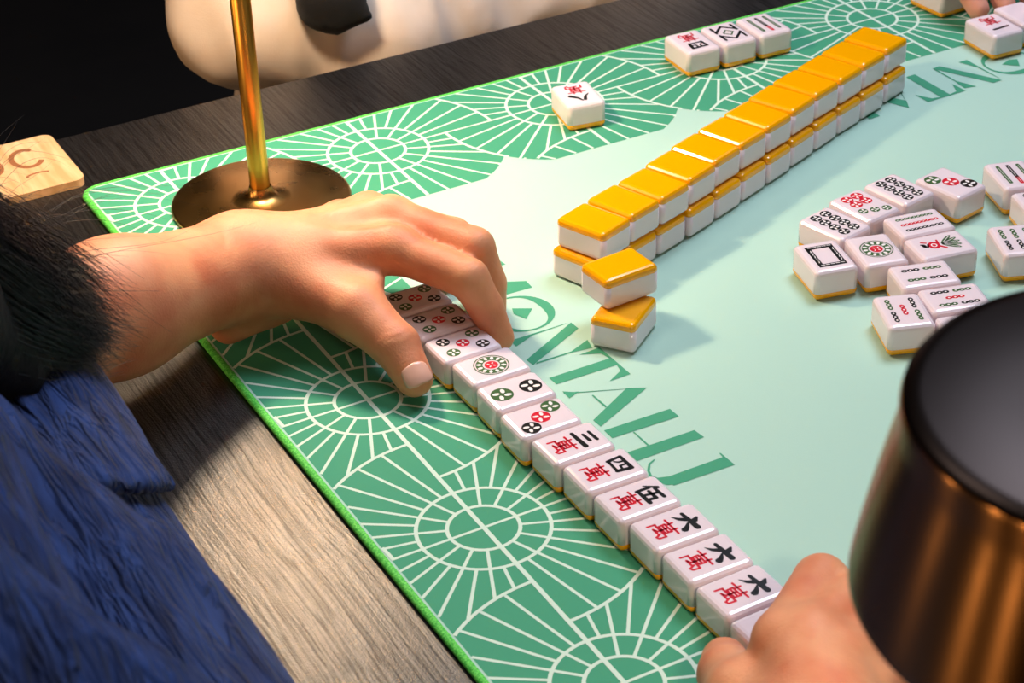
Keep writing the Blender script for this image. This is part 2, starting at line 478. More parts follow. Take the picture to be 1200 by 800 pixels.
class Glyph:
    IDX = {'k': 0, 'r': 1, 'g': 2, 'w': 3}
    def __init__(s): s.V = []; s.F = []; s.I = []; s.z = 0
    def poly(s, pts, c, dz=0):
        k = len(s.V); s.V += [(x, y, TH + .00005 + .00003 * (s.z + dz)) for x, y in pts]
        s.F.append(tuple(range(k, k + len(pts)))); s.I.append(s.IDX[c])
    def ell(s, cx, cy, rx, ry, c, n=14, rot=0, dz=0):
        ca, sa = math.cos(rot), math.sin(rot)
        s.poly([(cx + rx * math.cos(a) * ca - ry * math.sin(a) * sa, cy + rx * math.cos(a) * sa + ry * math.sin(a) * ca) for a in [2 * PI * q / n for q in range(n)]], c, dz)
    def ring(s, cx, cy, r0, r1, c, n=28, dz=0):
        for q in range(n):
            a, b = 2 * PI * q / n, 2 * PI * (q + 1) / n
            s.poly([(cx + r0 * math.cos(a), cy + r0 * math.sin(a)), (cx + r1 * math.cos(a), cy + r1 * math.sin(a)), (cx + r1 * math.cos(b), cy + r1 * math.sin(b)), (cx + r0 * math.cos(b), cy + r0 * math.sin(b))], c, dz)
    def stroke(s, pts, w, c, dz=0):      # pts in metres, w list or number; rounded brush ends
        if not isinstance(w, (list, tuple)): w = [w] * len(pts)
        for i in range(len(pts) - 1):
            a, b = Vector(pts[i]), Vector(pts[i + 1]); d = (b - a)
            if d.length < 1e-9: continue
            d.normalize(); n_ = Vector((-d.y, d.x))
            s.poly([tuple(a + n_ * w[i] / 2 - d * 0), tuple(a - n_ * w[i] / 2), tuple(b - n_ * w[i + 1] / 2), tuple(b + n_ * w[i + 1] / 2)][::-1] if False else
                   [tuple(a - n_ * w[i] / 2), tuple(b - n_ * w[i + 1] / 2), tuple(b + n_ * w[i + 1] / 2), tuple(a + n_ * w[i] / 2)], c, dz)
        for p, q in zip(pts, w): s.ell(p[0], p[1], q / 2, q / 2, c, 8, dz=dz + .3)
    def coin(s, cx, cy, r, c):
        s.ell(cx, cy, r, r, c, 24)
        for q in range(4):
            a = PI / 4 + q * PI / 2 + .25
            s.ell(cx + .52 * r * math.cos(a), cy + .52 * r * math.sin(a), .34 * r, .2 * r, 'w', 8, rot=a + .35, dz=1)
    def bead(s, cx, cy, c, L=.0088, w=.0032, nb=3, horiz=False):
        for q in range(nb):
            t_ = (q - (nb - 1) / 2) * L / nb
            x, y = (cx + t_, cy) if horiz else (cx, cy + t_)
            rx, ry = (L / nb * .56, w / 2) if horiz else (w / 2, L / nb * .56)
            s.ell(x, y, rx, ry, c, 10); s.ell(x, y, rx * .42, ry * .36, 'w', 6, dz=1)
    def build(s):
        me = bpy.data.meshes.new('marking'); me.from_pydata(s.V, [], s.F); me.update()
        for c in ('ink_black', 'ink_red', 'ink_green', 'ink_white'): me.materials.append(M[c])
        me.polygons.foreach_set('material_index', s.I)
        return me
def strokes(g, L, cx, cy, sx, sy, w, c, skew=0):
    for st in L:
        ws = st[1] if isinstance(st, tuple) and not isinstance(st[0], float) and isinstance(st[1], list) and not isinstance(st[1][0], tuple) else None
        pts = st[0] if ws else st
        pts = [(cx + (x - .5) * sx, cy + (y - .5) * sy) for x, y in pts]
        g.stroke(pts, [q * w for q in ws] if ws else w, c)
WAN = [[(.06, .84), (.94, .88)], [(.32, 1.0), (.34, .72)], [(.68, 1.0), (.66, .74)], [(.26, .70), (.28, .42)], [(.26, .70), (.74, .72), (.72, .44)], [(.28, .57), (.72, .58)], [(.28, .43), (.72, .44)],
       [(.5, .72), (.5, .20)], [(.12, .36), (.10, .02)], [(.12, .34), (.90, .36), (.88, .06), (.76, .0)], [(.5, .24), (.32, .14), (.66, .16)], [(.66, .24), (.74, .08)]]
NUM = {
 '1': [([(.05, .45), (.95, .55)], [1.6, 1.6])],
 '3': [([(.22, .86), (.80, .90)], [1.2, 1.5]), ([(.28, .52), (.74, .56)], [1.2, 1.5]), ([(.02, .10), (.98, .16)], [1.5, 2.0])],
 '4': [([(.08, .88), (.16, .18)], [1.2, 1.6]), ([(.08, .88), (.92, .92), (.84, .20)], [1.4, 1.6, 1.8]), ([(.14, .2), (.84, .2)], [1.2, 1.2]), ([(.40, .88), (.38, .6), (.26, .42)], [1, 1, .6]), ([(.6, .88), (.6, .52), (.78, .50)], [1, 1, 1])],
 '5': [([(.34, 1.0), (.02, .48)], [1.6, .6]), ([(.2, .66), (.2, .0)], [1.4, 1.4]), ([(.36, .84), (.94, .9)], [1.3, 1.5]), ([(.62, .86), (.52, .1)], [1.3, 1.3]), ([(.38, .5), (.86, .54), (.82, .1)], [1.3, 1.5, 1.5]), ([(.28, .06), (1.0, .1)], [1.4, 1.8])],
 '6': [([(.46, 1.0), (.58, .80)], [1.0, 2.4]), ([(.04, .56), (.98, .66)], [1.4, 2.3]), ([(.40, .50), (.26, .24), (.02, .02)], [2.0, 1.5, .3]), ([(.60, .46), (.80, .24), (.88, .08)], [.8, 1.8, 2.6])],
 '8': [([(.40, .84), (.28, .4), (.02, .05)], [1.8, 1.4, .4]), ([(.54, .92), (.68, .5), (.98, .12)], [.8, 1.6, 2.4])],
}
def g_wan(n):
    g = Glyph(); strokes(g, NUM[n], 0, .0076, .0142, .0112, .00150, 'k'); strokes(g, WAN, 0, -.0062, .0142, .0128, .00130, 'r'); return g.build()
def g_coins(L):
    g = Glyph()
    for (x, y, r, c) in L: g.coin(x, y, r, c)
    return g.build()
def g_one():
    g = Glyph(); R = .0102
    g.ring(0, 0, R * .93, R, 'g', 36); g.ring(0, 0, R * .48, R * .86, 'g', 36)
    for q in range(12):
        a = 2 * PI * q / 12; g.ell(R * .68 * math.cos(a), R * .68 * math.sin(a), R * .155, R * .1, 'w', 8, rot=a, dz=1)
    g.ell(0, 0, R * .38, R * .38, 'r', 20)
    for q in range(4):
        a = PI / 4 + q * PI / 2; g.ell(R * .18 * math.cos(a), R * .18 * math.sin(a), R * .09, R * .05, 'w', 6, rot=a, dz=1)
    return g.build()
def g_frame():
    g = Glyph(); X, Y, w = .0088, .0124, .0033
    for (a, b, c_, d) in ((-X, X, Y - w, Y), (-X, X, -Y, -Y + w), (-X, -X + w, -Y + w, Y - w), (X - w, X, -Y + w, Y - w)):
        g.poly([(a, c_), (b, c_), (b, d), (a, d)], 'k')
        hz = (b - a) > (d - c_)
        for q in range(5):
            if hz:
                t0 = a + .001 + (b - a - .002) * q / 5; g.poly([(t0, c_ + .0010), (t0 + (b - a) / 7, c_ + .0007), (t0 + (b - a) / 7, c_ + .0013), (t0, c_ + .0017)], 'w', 1)
            else:
                t0 = c_ + .001 + (d - c_ - .002) * q / 5; g.poly([(a + .0007, t0), (a + .0012, t0), (a + .0018, t0 + (d - c_) / 7), (a + .0012, t0 + (d - c_) / 7)], 'w', 1)
    return g.build()
def g_beads(items, **k):
    g = Glyph()
    for (x, y, c) in items: g.bead(x, y, c, **k)
    return g.build()
def g_long():             # three full-length canes lying along the tile
    g = Glyph()
    for x, c in ((-.0068, 'k'), (0, 'r'), (.0068, 'g')): g.bead(x, 0, c, L=.0255, w=.0028, nb=9)
    return g.build()
def g_bars():
    g = Glyph()
    for x, y0, y1, c in ((-.0068, -.011, .011, 'g'), (0, -.004, .011, 'k'), (0, -.0125, -.0045, 'r'), (.0068, -.011, .011, 'g')):
        g.stroke([(x, y0), (x, y1)], .0026, c); g.stroke([(x, y0 + .001), (x, y1 - .001)], .0003, 'w', dz=1)
    return g.build()
def g_weave():
    g = Glyph()
    for s_ in (1, -1):
        for pts in ([(-.0085, .0115 * s_), (-.0085, .002 * s_)], [(.0085, .0115 * s_), (.0085, .002 * s_)], [(-.0085, .003 * s_), (0, .0115 * s_), (.0085, .003 * s_)]):
            g.stroke(pts, .0021, 'k')
    g.stroke([(-.004, .0), (0, .0045), (.004, 0), (0, -.0045), (-.004, 0)], .0012, 'g')
    return g.build()
def g_bird():
    g = Glyph()
    g.ell(-.001, -.0105, .0022, .0014, 'k'); g.stroke([(-.003, -.0118), (.001, -.009), (-.002, -.0075)], .0012, 'k')
    g.ell(0, -.0045, .0042, .0038, 'r', 18); g.ell(0, -.0045, .0022, .002, 'w', 12, dz=1); g.ell(0, -.0045, .0014, .0012, 'r', 10, dz=2)
    g.stroke([(.002, -.0015), (.0052, .0012)], .0016, 'r'); g.stroke([(-.0015, -.001), (-.005, -.0005)], .0013, 'r'); g.stroke([(-.004, -.008), (-.0055, -.0105)], .0013, 'r')
    for q in range(5):
        a = PI / 2 + (q - 2) * .34
        g.ell(.0 + .0062 * math.cos(a), .0005 + .0062 * math.sin(a), .0062, .0015, 'g', 12, rot=a)
        g.stroke([(.002 * math.cos(a), .0005 + .002 * math.sin(a)), (.0108 * math.cos(a), .0005 + .0108 * math.sin(a))], .0004, 'w', dz=1)
    return g.build()
c5 = g_coins([(-.0064, .0094, .0040, 'g'), (.0064, .0094, .0040, 'k'), (0, 0, .0040, 'r'), (-.0064, -.0094, .0040, 'k'), (.0064, -.0094, .0040, 'g')])
GL = {
 'c5': c5, 'c1': g_one(), 'c2': g_coins([(0, .0088, .0064, 'k'), (0, -.0088, .0064, 'g')]),
 'c3': g_coins([(-.0066, .0092, .0054, 'g'), (0, 0, .0054, 'r'), (.0066, -.0092, .0054, 'k')]),
 'c8': g_coins([(x, y, .0037, 'k') for x in (-.0044, .0044) for y in (-.0114, -.0038, .0038, .0114)]),
 'c7': g_coins([(-.0072, .0122, .0031, 'g'), (0, .0092, .0031, 'g'), (.0072, .0062, .0031, 'g')] + [(x, y, .0041, 'r') for x in (-.0042, .0042) for y in (-.0028, -.0108)]),
 'frame': g_frame(), 'b9': g_long(), 'bars': g_bars(), 'weave': g_weave(), 'bird': g_bird(),
 'b4': g_beads([(-.0055, -.0068, 'k'), (-.0055, .0068, 'g'), (.0055, -.0068, 'g'), (.0055, .0068, 'k')], L=.0112),
 'b5': g_beads([(-.0070, .0068, 'g'), (-.0070, -.0068, 'k'), (.0070, .0068, 'k'), (.0070, -.0068, 'g'), (0, 0, 'r')], L=.0112),
 'b6': g_beads([(x, y, c) for x in (-.0076, 0, .0076) for y, c in ((.0068, 'k'), (-.0068, 'g'))], L=.0115),
 'w3': g_wan('3'), 'w4': g_wan('4'), 'w5': g_wan('5'), 'w6': g_wan('6'), 'w8': g_wan('8'), 'w1': g_wan('1'),
}
TILE_CNT = 0
def tile(x, y, th, lng, up, glyph, label, group=None, z=0.0, face_down=False):
    """x, y centre; th = angle of the e1 edge; lng = which edge is the long one; up = sign of the glyph's upward sense"""
    a = (th - PI / 2 if up > 0 else th + PI / 2) if lng == 1 else (th if up > 0 else th + PI)
    r = empty('mahjong_tile', (x, y, z), a, label, 'tile', group)
    if face_down:
        r.rotation_euler = (PI, 0, a); r.location.z = z + TH
    o1 = bpy.data.objects.new('tile_body', ME_FACE); COL.objects.link(o1); o1.parent = r
    o2 = bpy.data.objects.new('tile_back', ME_BACK); COL.objects.link(o2); o2.parent = r
    if glyph:
        o3 = bpy.data.objects.new('face_marking', GL[glyph]); COL.objects.link(o3); o3.parent = r
    return r
ZT = .0002
G = "mahjong hand in a row beside the left hand"
hand = [
 (.1163, -.2790, -1.56, 'c5', 'white tile with five dots deepest under the left hand'),
 (.1170, -.3085, -1.55, 'c5', 'white tile with five dots under the left index finger, second in the row'),
 (.1172, -.3382, -1.55, 'c5', 'white tile with five dots beside the left thumb tip, third in the row'),
 (.1200, -.3672, -1.5567, 'c1', 'white tile with one big round flower in the hand row'),
 (.1196, -.3970, -1.580, 'c2', 'white tile with two coins, green below black, in the hand row'),
 (.1183, -.4268, -1.5876, 'c3', 'white tile with three diagonal coins in the hand row'),
 (.1212, -.4562, -1.56, 'w3', 'white tile with black three strokes over red character'),
 (.1233, -.4860, -1.5855, 'w4', 'white tile with black boxed four over red character'),
 (.1243, -.5158, -1.570, 'w5', 'white tile with black ornate five over red character'),
 (.1275, -.5454, -1.5829, 'w6', 'white tile with black six over red character, farthest of the three sixes'),
 (.1282, -.5748, -1.587, 'w6', 'white tile with black six over red character, middle of the three sixes'),
 (.1287, -.6042, -1.55, 'w6', 'white tile with black six over red character, nearest of the three sixes'),
 (.1285, -.6338, -1.545, None, 'white tile at the near end of the row, mostly under the right hand'),
]
for x, y, th, g, l in hand: tile(x, y, th, 2, 1, g, l, 'tiles of the hand in a row', ZT)
pool = [
 (.3374, -.0876, -1.7385, 1, 1, 'w8', 'lone white tile with red character on the far border of the mat'),
 (.4522, -.0555, -1.624, 1, 1, 'w4', 'leftmost of the three face-up tiles by the far edge, red and black character'),
 (.4825, -.0571, -1.6068, 1, 1, 'weave', 'middle of the three face-up tiles by the far edge, black woven pattern'),
 (.5130, -.0580, -1.5998, 1, -1, 'bars', 'rightmost of the three face-up tiles by the far edge, bars and a red bar'),
 (.3487, -.3644, -1.7928, 1, 1, 'frame', 'discarded tile with a black rectangular frame at the left of the discards'),
 (.3792, -.3738, -1.8249, 1, 1, 'c1', 'discarded tile with one round flower next to the black frame tile'),
 (.3776, -.3338, -1.3493, 1, 1, 'c8', 'discarded tile with eight black dots behind the frame tile'),
 (.4071, -.3241, -1.4152, 1, 1, 'c7', 'discarded tile with four red and three green dots'),
 (.4382, -.3187, -1.4054, 1, 1, 'c8', 'discarded tile with eight black dots right of the red and green dotted tile'),
 (.4711, -.3287, -1.3743, 1, -1, 'c3', 'discarded tile with green, red and black coins in a diagonal line'),
 (.4217, -.3605, -1.7211, 2, -1, 'b9', 'discarded tile with long black, red and green canes'),
 (.4155, -.3892, -1.7444, 2, 1, 'bird', 'discarded tile with a red and green bird'),
 (.3853, -.4123, -1.8600, 2, -1, 'b4', 'discarded tile with four bamboo sticks in front of the bird tile'),
 (.3497, -.4391, -1.9343, 1, 1, 'b5', 'discarded tile with upright bamboo sticks, nearest tile by the bronze lamp'),
 (.3835, -.4430, -1.8642, 2, -1, 'b5', 'discarded tile with level bamboo sticks behind the bronze lamp shade'),
 (.3730, -.4725, -1.8642, 2, -1, 'b4', 'discarded tile almost hidden by the bronze lamp shade'),
 (.4585, -.4085, -1.960, 1, 1, 'b6', 'discarded tile with two rows of bamboo sticks at the right edge of the picture'),
 (.5120, -.3412, -1.860, 1, -1, 'bars', 'discarded tile with bars and a red bar at the upper right of the discards'),
 (.5010, -.3815, -1.86, 1, 1, 'c8', 'discarded tile just cut by the right picture edge'),
 (.6538, -.1497, -1.619, 1, 1, 'w1', 'white tile with red character and one black stroke before the far fingertips'),
 (.6684, -.0679, -1.50, 1, 1, 'c3', 'white tile cut by the top picture edge left of the far fingertips'),
 (.6850, -.1440, -1.60, 1, 1, None, 'white tile right beside the single stroke tile by the far fingertips'),
]
for i, (x, y, th, lng, up, g, l) in enumerate(pool):
    tile(x, y, th, lng, up, g, l, 'discarded tiles lying face up' if 3 < i < 19 else None, ZT)
upper = [(.2368, -.2811, -1.1996), (.2643, -.2700, -1.235), (.2917, -.2606, -1.235), (.3191, -.2486, -1.2045), (.3458, -.2364, -1.2068), (.3735, -.2252, -1.225), (.4010, -.2142, -1.2158),
         (.4285, -.2020, -1.18), (.4561, -.1905, -1.22), (.4838, -.1800, -1.21), (.5112, -.1692, -1.225), (.5390, -.1575, -1.20)]
lower = [(.2330, -.2815, -1.225), (.2606, -.2725, -1.24), (.2880, -.2625, -1.225), (.3160, -.2530, -1.20), (.3433, -.2420, -1.2074), (.3705, -.2305, -1.195), (.3978, -.2195, -1.19),
         (.4250, -.2075, -1.1899), (.4523, -.1960, -1.1787), (.4800, -.1850, -1.22), (.5075, -.1745, -1.215), (.5360, -.1620, -1.19)]
ORD = ['first', 'second', 'third', 'fourth', 'fifth', 'sixth', 'seventh', 'eighth', 'ninth', 'tenth', 'eleventh', 'twelfth']
for lev, L in enumerate((lower, upper)):
    for i, (x, y, th) in enumerate(L):
        tile(x, y, th, 1, 1, None, 'yellow-backed face-down tile, %s from the near end in the %s row of the wall' % (ORD[i], 'upper' if lev else 'lower'),
             'tiles of the two-row wall', ZT + lev * (TH + .0001), True)
tile(.2152, -.3519, -.9255, 2, 1, None, 'lower yellow-backed tile of the crooked pair before the wall', None, ZT, True)
tile(.2212, -.3371, -1.5207 + .02, 2, 1, None, 'upper yellow-backed tile of the crooked pair before the wall', None, ZT + TH + .0001, True)

# ------------------------------------------------------------------ lamps
def lamp(x, y, z0, label, shade_mats, base_mat, pole_mat, rot=0, power=1.0):
    r = empty('table_lamp', (x, y, z0), rot, label, 'lamp')
    # base disc, flowing up into the pole
    lathe('base', [(0, .0002), (.0575, .0002), (.0590, .0012), (.0590, .0030), (.0575, .0040), (.020, .0044), (.0115, .0056), (.0085, .0085), (.0072, .013)], r, (base_mat,))
    lathe('pole', [(.0066, .004), (.0066, .315), (0, .315)], r, (pole_mat,), 48)
    s = lathe('lamp_shade', [(.0605, .3590), (.0612, .3580), (.0616, .3560), (.0616, .3510), (.0622, .3470), (.0640, .3400), (.0668, .3280), (.0695, .3150), (.0712, .3060), (.0716, .3030), (.0710, .3020),
                             (.0700, .3026), (.0680, .3180), (.0650, .3290), (.0615, .3410), (.0595, .3480), (.0, .3480)], r, (shade_mats[0],), 128)
    lathe('shade_cap', [(.0, .3606), (.030, .3604), (.056, .3600), (.0605, .3590), (.0612, .3580)], r, (shade_mats[1],), 128)
    lathe('light_diffuser', [(.0, .3200), (.050, .3200), (.054, .3220), (.054, .3240), (.0, .3240)], r, (M['diffuser'],), 64)
    l = bpy.data.lights.new('lamp_light', 'AREA'); l.shape = 'DISK'; l.size = .055; l.energy = LAMP_POWER * power; l.color = LAMP_COLOUR
    lo = bpy.data.objects.new('lamp_light', l); COL.objects.link(lo); lo.parent = r; lo.location = (0, 0, .3185)
    return r
lamp(.0985, -.0855, 0, 'brass table lamp standing on the far left corner of the mat', (M['brass'], M['brass']), M['brass_base'], M['brass'])
near_lamp = lamp(.0099, -.9469, TZ, 'dark bronze table lamp with blurred shade in the right foreground', (M['bronze'], M['bronze_cap']), M['bronze'], M['bronze'], power=.5)
near_lamp.scale = (1, 1, 1.011)

# ------------------------------------------------------------------ wooden coaster
c = empty('wooden_coaster', (-.036, .048, TZ), 0, 'pale wooden coaster with burnt lettering left of the mat corner', 'coaster')
bm_obj('coaster_board', ngon_prism(round_rect(-.046, .046, -.040, .040,   .007), .0002, .006), c, (M['wood'],))
g = Ribbons()
def arc(cx_, cy_, rx, ry, a0, a1, w): g.add([(cx_ + rx * math.cos(math.radians(a0 + (a1 - a0) * q / 16)), cy_ + ry * math.sin(math.radians(a0 + (a1 - a0) * q / 16))) for q in range(17)], w, .0061)
arc(.020, .010, .010, .014, 50, 330, .004); arc(-.008, .008, .009, .013, 0, 360, .004)
arc(.020, -.018, .008, .003, 20, 200, .002); arc(-.030, .008, .007, .013, 0, 300, .004)
g.build('burnt_lettering', c, M['burnt'])

#PEOPLE
# ------------------------------------------------------------------ people: smooth-blended tapered limbs meshed with surface nets
def A3(p): return np.array(p, dtype=np.float32)
def cone(P, a, b, r1, r2):
    a = A3(a); b = A3(b); ab = b - a; l2 = max(float(ab @ ab), 1e-12)
    q = P - a; t = np.clip((q @ ab) / l2, 0, 1)
    d = q - t[:, None] * ab
    return np.sqrt((d * d).sum(1)) - (r1 + (r2 - r1) * t)
def ellip(P, c, r, ax=None):
    q = P - A3(c)
    if ax is not None: q = q @ np.array(ax, dtype=np.float32).T
    r = A3(r); k = np.sqrt(((q / r) ** 2).sum(1)); k2 = np.sqrt(((q / (r * r)) ** 2).sum(1))
    return k * (k - 1) / np.maximum(k2, 1e-6)
def smin(a, b, k):
    h = np.clip(.5 + .5 * (b - a) / k, 0, 1)
    return b + (a - b) * h - k * h * (1 - h)
def mesh_sdf(f, lo, hi, h, B=8):
    """sparse surface nets: only blocks of B cells near the surface are sampled"""
    lo = np.array(lo, float); nb = np.ceil((np.array(hi) - lo) / (h * B)).astype(int)
    gi = np.stack(np.meshgrid(*[np.arange(n) for n in nb], indexing='ij'), -1).reshape(-1, 3)
    d = f((lo + (gi + .5) * h * B).astype(np.float32))
    act = gi[np.abs(d) < h * B * .5 * 1.75 + h * 3]
    N = nb * B + 2
    oc = np.stack(np.meshgrid(*[np.arange(B + 1)] * 3, indexing='ij'), -1).reshape(-1, 3)
    keys = []; verts = []; crosses = []
    def key(c): return (c[..., 0] * N[1] + c[..., 1]) * N[2] + c[..., 2]
    CH = 400
    corner = np.array([(i, j, k) for i in (0, 1) for j in (0, 1) for k in (0, 1)])
    edges = [(a, b) for a in range(8) for b in range(a + 1, 8) if np.abs(corner[a] - corner[b]).sum() == 1]
    for s in range(0, len(act), CH):
        bl = act[s:s + CH]
        g = bl[:, None, :] * B + oc[None]
        val = f((lo + g.reshape(-1, 3) * h).astype(np.float32)).reshape(len(bl), B + 1, B + 1, B + 1)
        C8 = np.stack([val[:, i:i + B, j:j + B, k:k + B] for i, j, k in corner], -1)
        neg = C8 < 0; m = neg.any(-1) & ~neg.all(-1)
        bi, x, y, z = np.nonzero(m)
        cc = bl[bi] * B + np.stack([x, y, z], -1)
        v8 = C8[bi, x, y, z]; n8 = v8 < 0
        acc = np.zeros((len(cc), 3)); cnt = np.zeros(len(cc))
        for a, b in edges:
            mm = n8[:, a] != n8[:, b]
            va, vb = v8[mm, a], v8[mm, b]; t = (va / (va - vb))[:, None]
            acc[mm] += corner[a] + (corner[b] - corner[a]) * t; cnt[mm] += 1
        verts.append(lo + (cc + acc / cnt[:, None]) * h); keys.append(key(cc))
        crosses.append(np.concatenate([cc, n8[:, [0, 4, 2, 1]]], 1))
    K = np.concatenate(keys); V = np.concatenate(verts); X = np.concatenate(crosses)
    o = np.argsort(K); K = K[o]; V = V[o]; X = X[o]
    F = []
    for ax, (u, w) in enumerate(((1, 2), (2, 0), (0, 1))):
        s0 = X[:, 3]; s1 = X[:, 4 + ax]
        m = (s0 != s1)
        c = X[m, :3]; eu = np.eye(3, dtype=int)[u]; ew = np.eye(3, dtype=int)[w]
        quad = []
        ok = np.ones(len(c), bool)
        for dlt in (0 * eu, -eu, -eu - ew, -ew):
            kk = key(c + dlt); ii = np.clip(np.searchsorted(K, kk), 0, len(K) - 1)
            ok &= K[ii] == kk; quad.append(ii)
        q = np.stack(quad, 1)[ok]; fl = (s0[m][ok] == 1)
        q[~fl] = q[~fl][:, ::-1]; F.append(q)
    return V, np.concatenate(F)
def sdf_obj(name, f, lo, hi, h, parent, m, disp=None, relax=1):
    V, F = mesh_sdf(f, lo, hi, h)
    if disp is not None:
        e = h
        P = V.astype(np.float32)
        g = np.stack([f(P + A3([e, 0, 0])) - f(P - A3([e, 0, 0])), f(P + A3([0, e, 0])) - f(P - A3([0, e, 0])), f(P + A3([0, 0, e])) - f(P - A3([0, 0, e]))], 1)
        g /= np.maximum(np.linalg.norm(g, axis=1), 1e-9)[:, None]
        V = V + g * disp(V, g)[:, None]
    me = bpy.data.meshes.new(name)
    me.vertices.add(len(V)); me.vertices.foreach_set('co', V.astype(np.float32).ravel())
    me.loops.add(F.size); me.loops.foreach_set('vertex_index', F.astype(np.int32).ravel())
    me.polygons.add(len(F)); me.polygons.foreach_set('loop_start', np.arange(0, F.size, 4, dtype=np.int32))
    me.update(calc_edges=True); me.validate()
    return link(name, me, parent, (m,), True)

def vnoise(P, s, seed=0):
    """cheap smooth value noise on points"""
    q = P * np.array(s, float) + seed * 17.13
    i = np.floor(q).astype(np.int64); f = q - i; f = f * f * (3 - 2 * f)
    def hsh(a): 
        n = (a[:, 0] * 73856093) ^ (a[:, 1] * 19349663) ^ (a[:, 2] * 83492791) ^ (seed * 2654435)
        n = (n ^ (n >> 13)) * 1274126177 & 0x7fffffff
        return (n % 10007) / 10007.
    r = 0
    for c in [(a, b, d) for a in (0, 1) for b in (0, 1) for d in (0, 1)]:
        w = np.prod([f[:, k] if c[k] else 1 - f[:, k] for k in range(3)], axis=0)
        r = r + w * hsh(i + np.array(c))
    return r

def hand_sdf(K, R=1.0):
    def f(P):
        W = K['wrist']
        d = cone(P, W, K['imcp'], .0195, .0130)
        d = smin(d, cone(P, W, K['mmcp'], .0195, .0135), .008)
        d = smin(d, cone(P, W, K['rmcp'], .0190, .0125), .008)
        d = smin(d, cone(P, W, K['pmcp'], .0165, .0110), .008)
        d = smin(d, cone(P, K['imcp'], K['pmcp'], .0112, .0100), .008)
        # thumb mound and the web to the index finger
        d = smin(d, cone(P, W, K['tcmc'], .017, .0185), .010)
        d = smin(d, cone(P, K['tcmc'], K['tmcp'], .0190, .0150), .010)
        web = tuple((np.array(K['tmcp']) * .55 + np.array(K['imcp']) * .45))
        d = smin(d, cone(P, K['tcmc'], web, .012, .0055), .010)
        if 'heel' in K:
            d = smin(d, cone(P, K['heel2'], K['heel'], .012, .0115), .014)
            d = smin(d, cone(P, W, K['heel3'], .016, .014), .014)
        if 'heel' not in K: d = smin(d, cone(P, K['tip_ip'] - A3((0, .004, .006)), K['imcp'] - A3((0, .006, .006)), .0060, .0100), .008); d = smin(d, cone(P, K['imcp'], K['ipip'], .0128, .0118), .006)
        fs = None
        for p, r in (('i', (.0128, .0118, .0103, .0086)), ('m', (.0130, .0120, .0104, .0088)), ('r', (.0122, .0112, .0098, .0084)), ('p', (.0098, .0086, .0074, .0064))):
            a, b, c, e = [K[p + s] for s in ('mcp', 'pip', 'dip', 'tip')]
            g = cone(P, a, b, r[0], r[1]); g = smin(g, cone(P, b, c, r[1], r[2]), .0022); g = smin(g, cone(P, c, e, r[2], r[3]), .0018)
            fs = g if fs is None else smin(fs, g, .0035)
        d = smin(d, fs, .0055)
        th = cone(P, K['tmcp'], K['tip_ip'], .0168, .0130); th = smin(th, cone(P, K['tip_ip'], K['ttip'], .0132, .0110), .003)
        return smin(d, th, .006)
    return f
HL = dict(wrist=(0.0291, -0.2339, 0.0470), imcp=(0.1049, -0.2798, 0.0560), ipip=(0.1320, -0.3195, 0.0480), idip=(0.1390, -0.3257, 0.0300), itip=(0.1442, -0.3315, 0.0110),
   mmcp=(0.1164, -0.2520, 0.0600), mpip=(0.1467, -0.2992, 0.0540), mdip=(0.1531, -0.3031, 0.0300), mtip=(0.1543, -0.3026, 0.0100),
   rmcp=(0.1117, -0.2307, 0.0550), rpip=(0.1490, -0.2680, 0.0460), rdip=(0.1560, -0.2751, 0.0260), rtip=(0.1571, -0.2759, 0.0090),
   pmcp=(0.1009, -0.2120, 0.0450), ppip=(0.1343, -0.2384, 0.0340), pdip=(0.1467, -0.2450, 0.0200), ptip=(0.1520, -0.2490, 0.0080),
   tcmc=(0.0493, -0.2606, 0.0420), tmcp=(0.0705, -0.3017, 0.0360), tip_ip=(0.0794, -0.3301, 0.0260), ttip=(0.0812, -0.3481, 0.0135),
   heel=(0.0140, -0.2400, 0.0135), heel2=(0.0826, -0.2368, 0.0260), heel3=(0.0441, -0.2364, 0.0240))
HR = dict(wrist=(0.0692, -0.7603, 0.0580), imcp=(0.0990, -0.6800, 0.0540), ipip=(0.1396, -0.6497, 0.0500), idip=(0.1540, -0.6450, 0.0330), itip=(0.1580, -0.6400, 0.0130),
   mmcp=(0.1052, -0.6891, 0.0600), mpip=(0.1475, -0.6689, 0.0520), mdip=(0.1644, -0.6652, 0.0330), mtip=(0.1715, -0.6599, 0.0120),
   rmcp=(0.1112, -0.7028, 0.0570), rpip=(0.1533, -0.6858, 0.0470), rdip=(0.1661, -0.6843, 0.0300), rtip=(0.1726, -0.6809, 0.0120),
   pmcp=(0.1149, -0.7164, 0.0480), ppip=(0.1514, -0.7027, 0.0370), pdip=(0.1619, -0.7012, 0.0220), ptip=(0.1671, -0.6996, 0.0100),
   tcmc=(0.0746, -0.7213, 0.0450), tmcp=(0.0770, -0.6810, 0.0340), tip_ip=(0.0862, -0.6547, 0.0230), ttip=(0.0975, -0.6360, 0.0125))
HL = {k: A3(v) for k, v in HL.items()}; HR = {k: A3(v) for k, v in HR.items()}
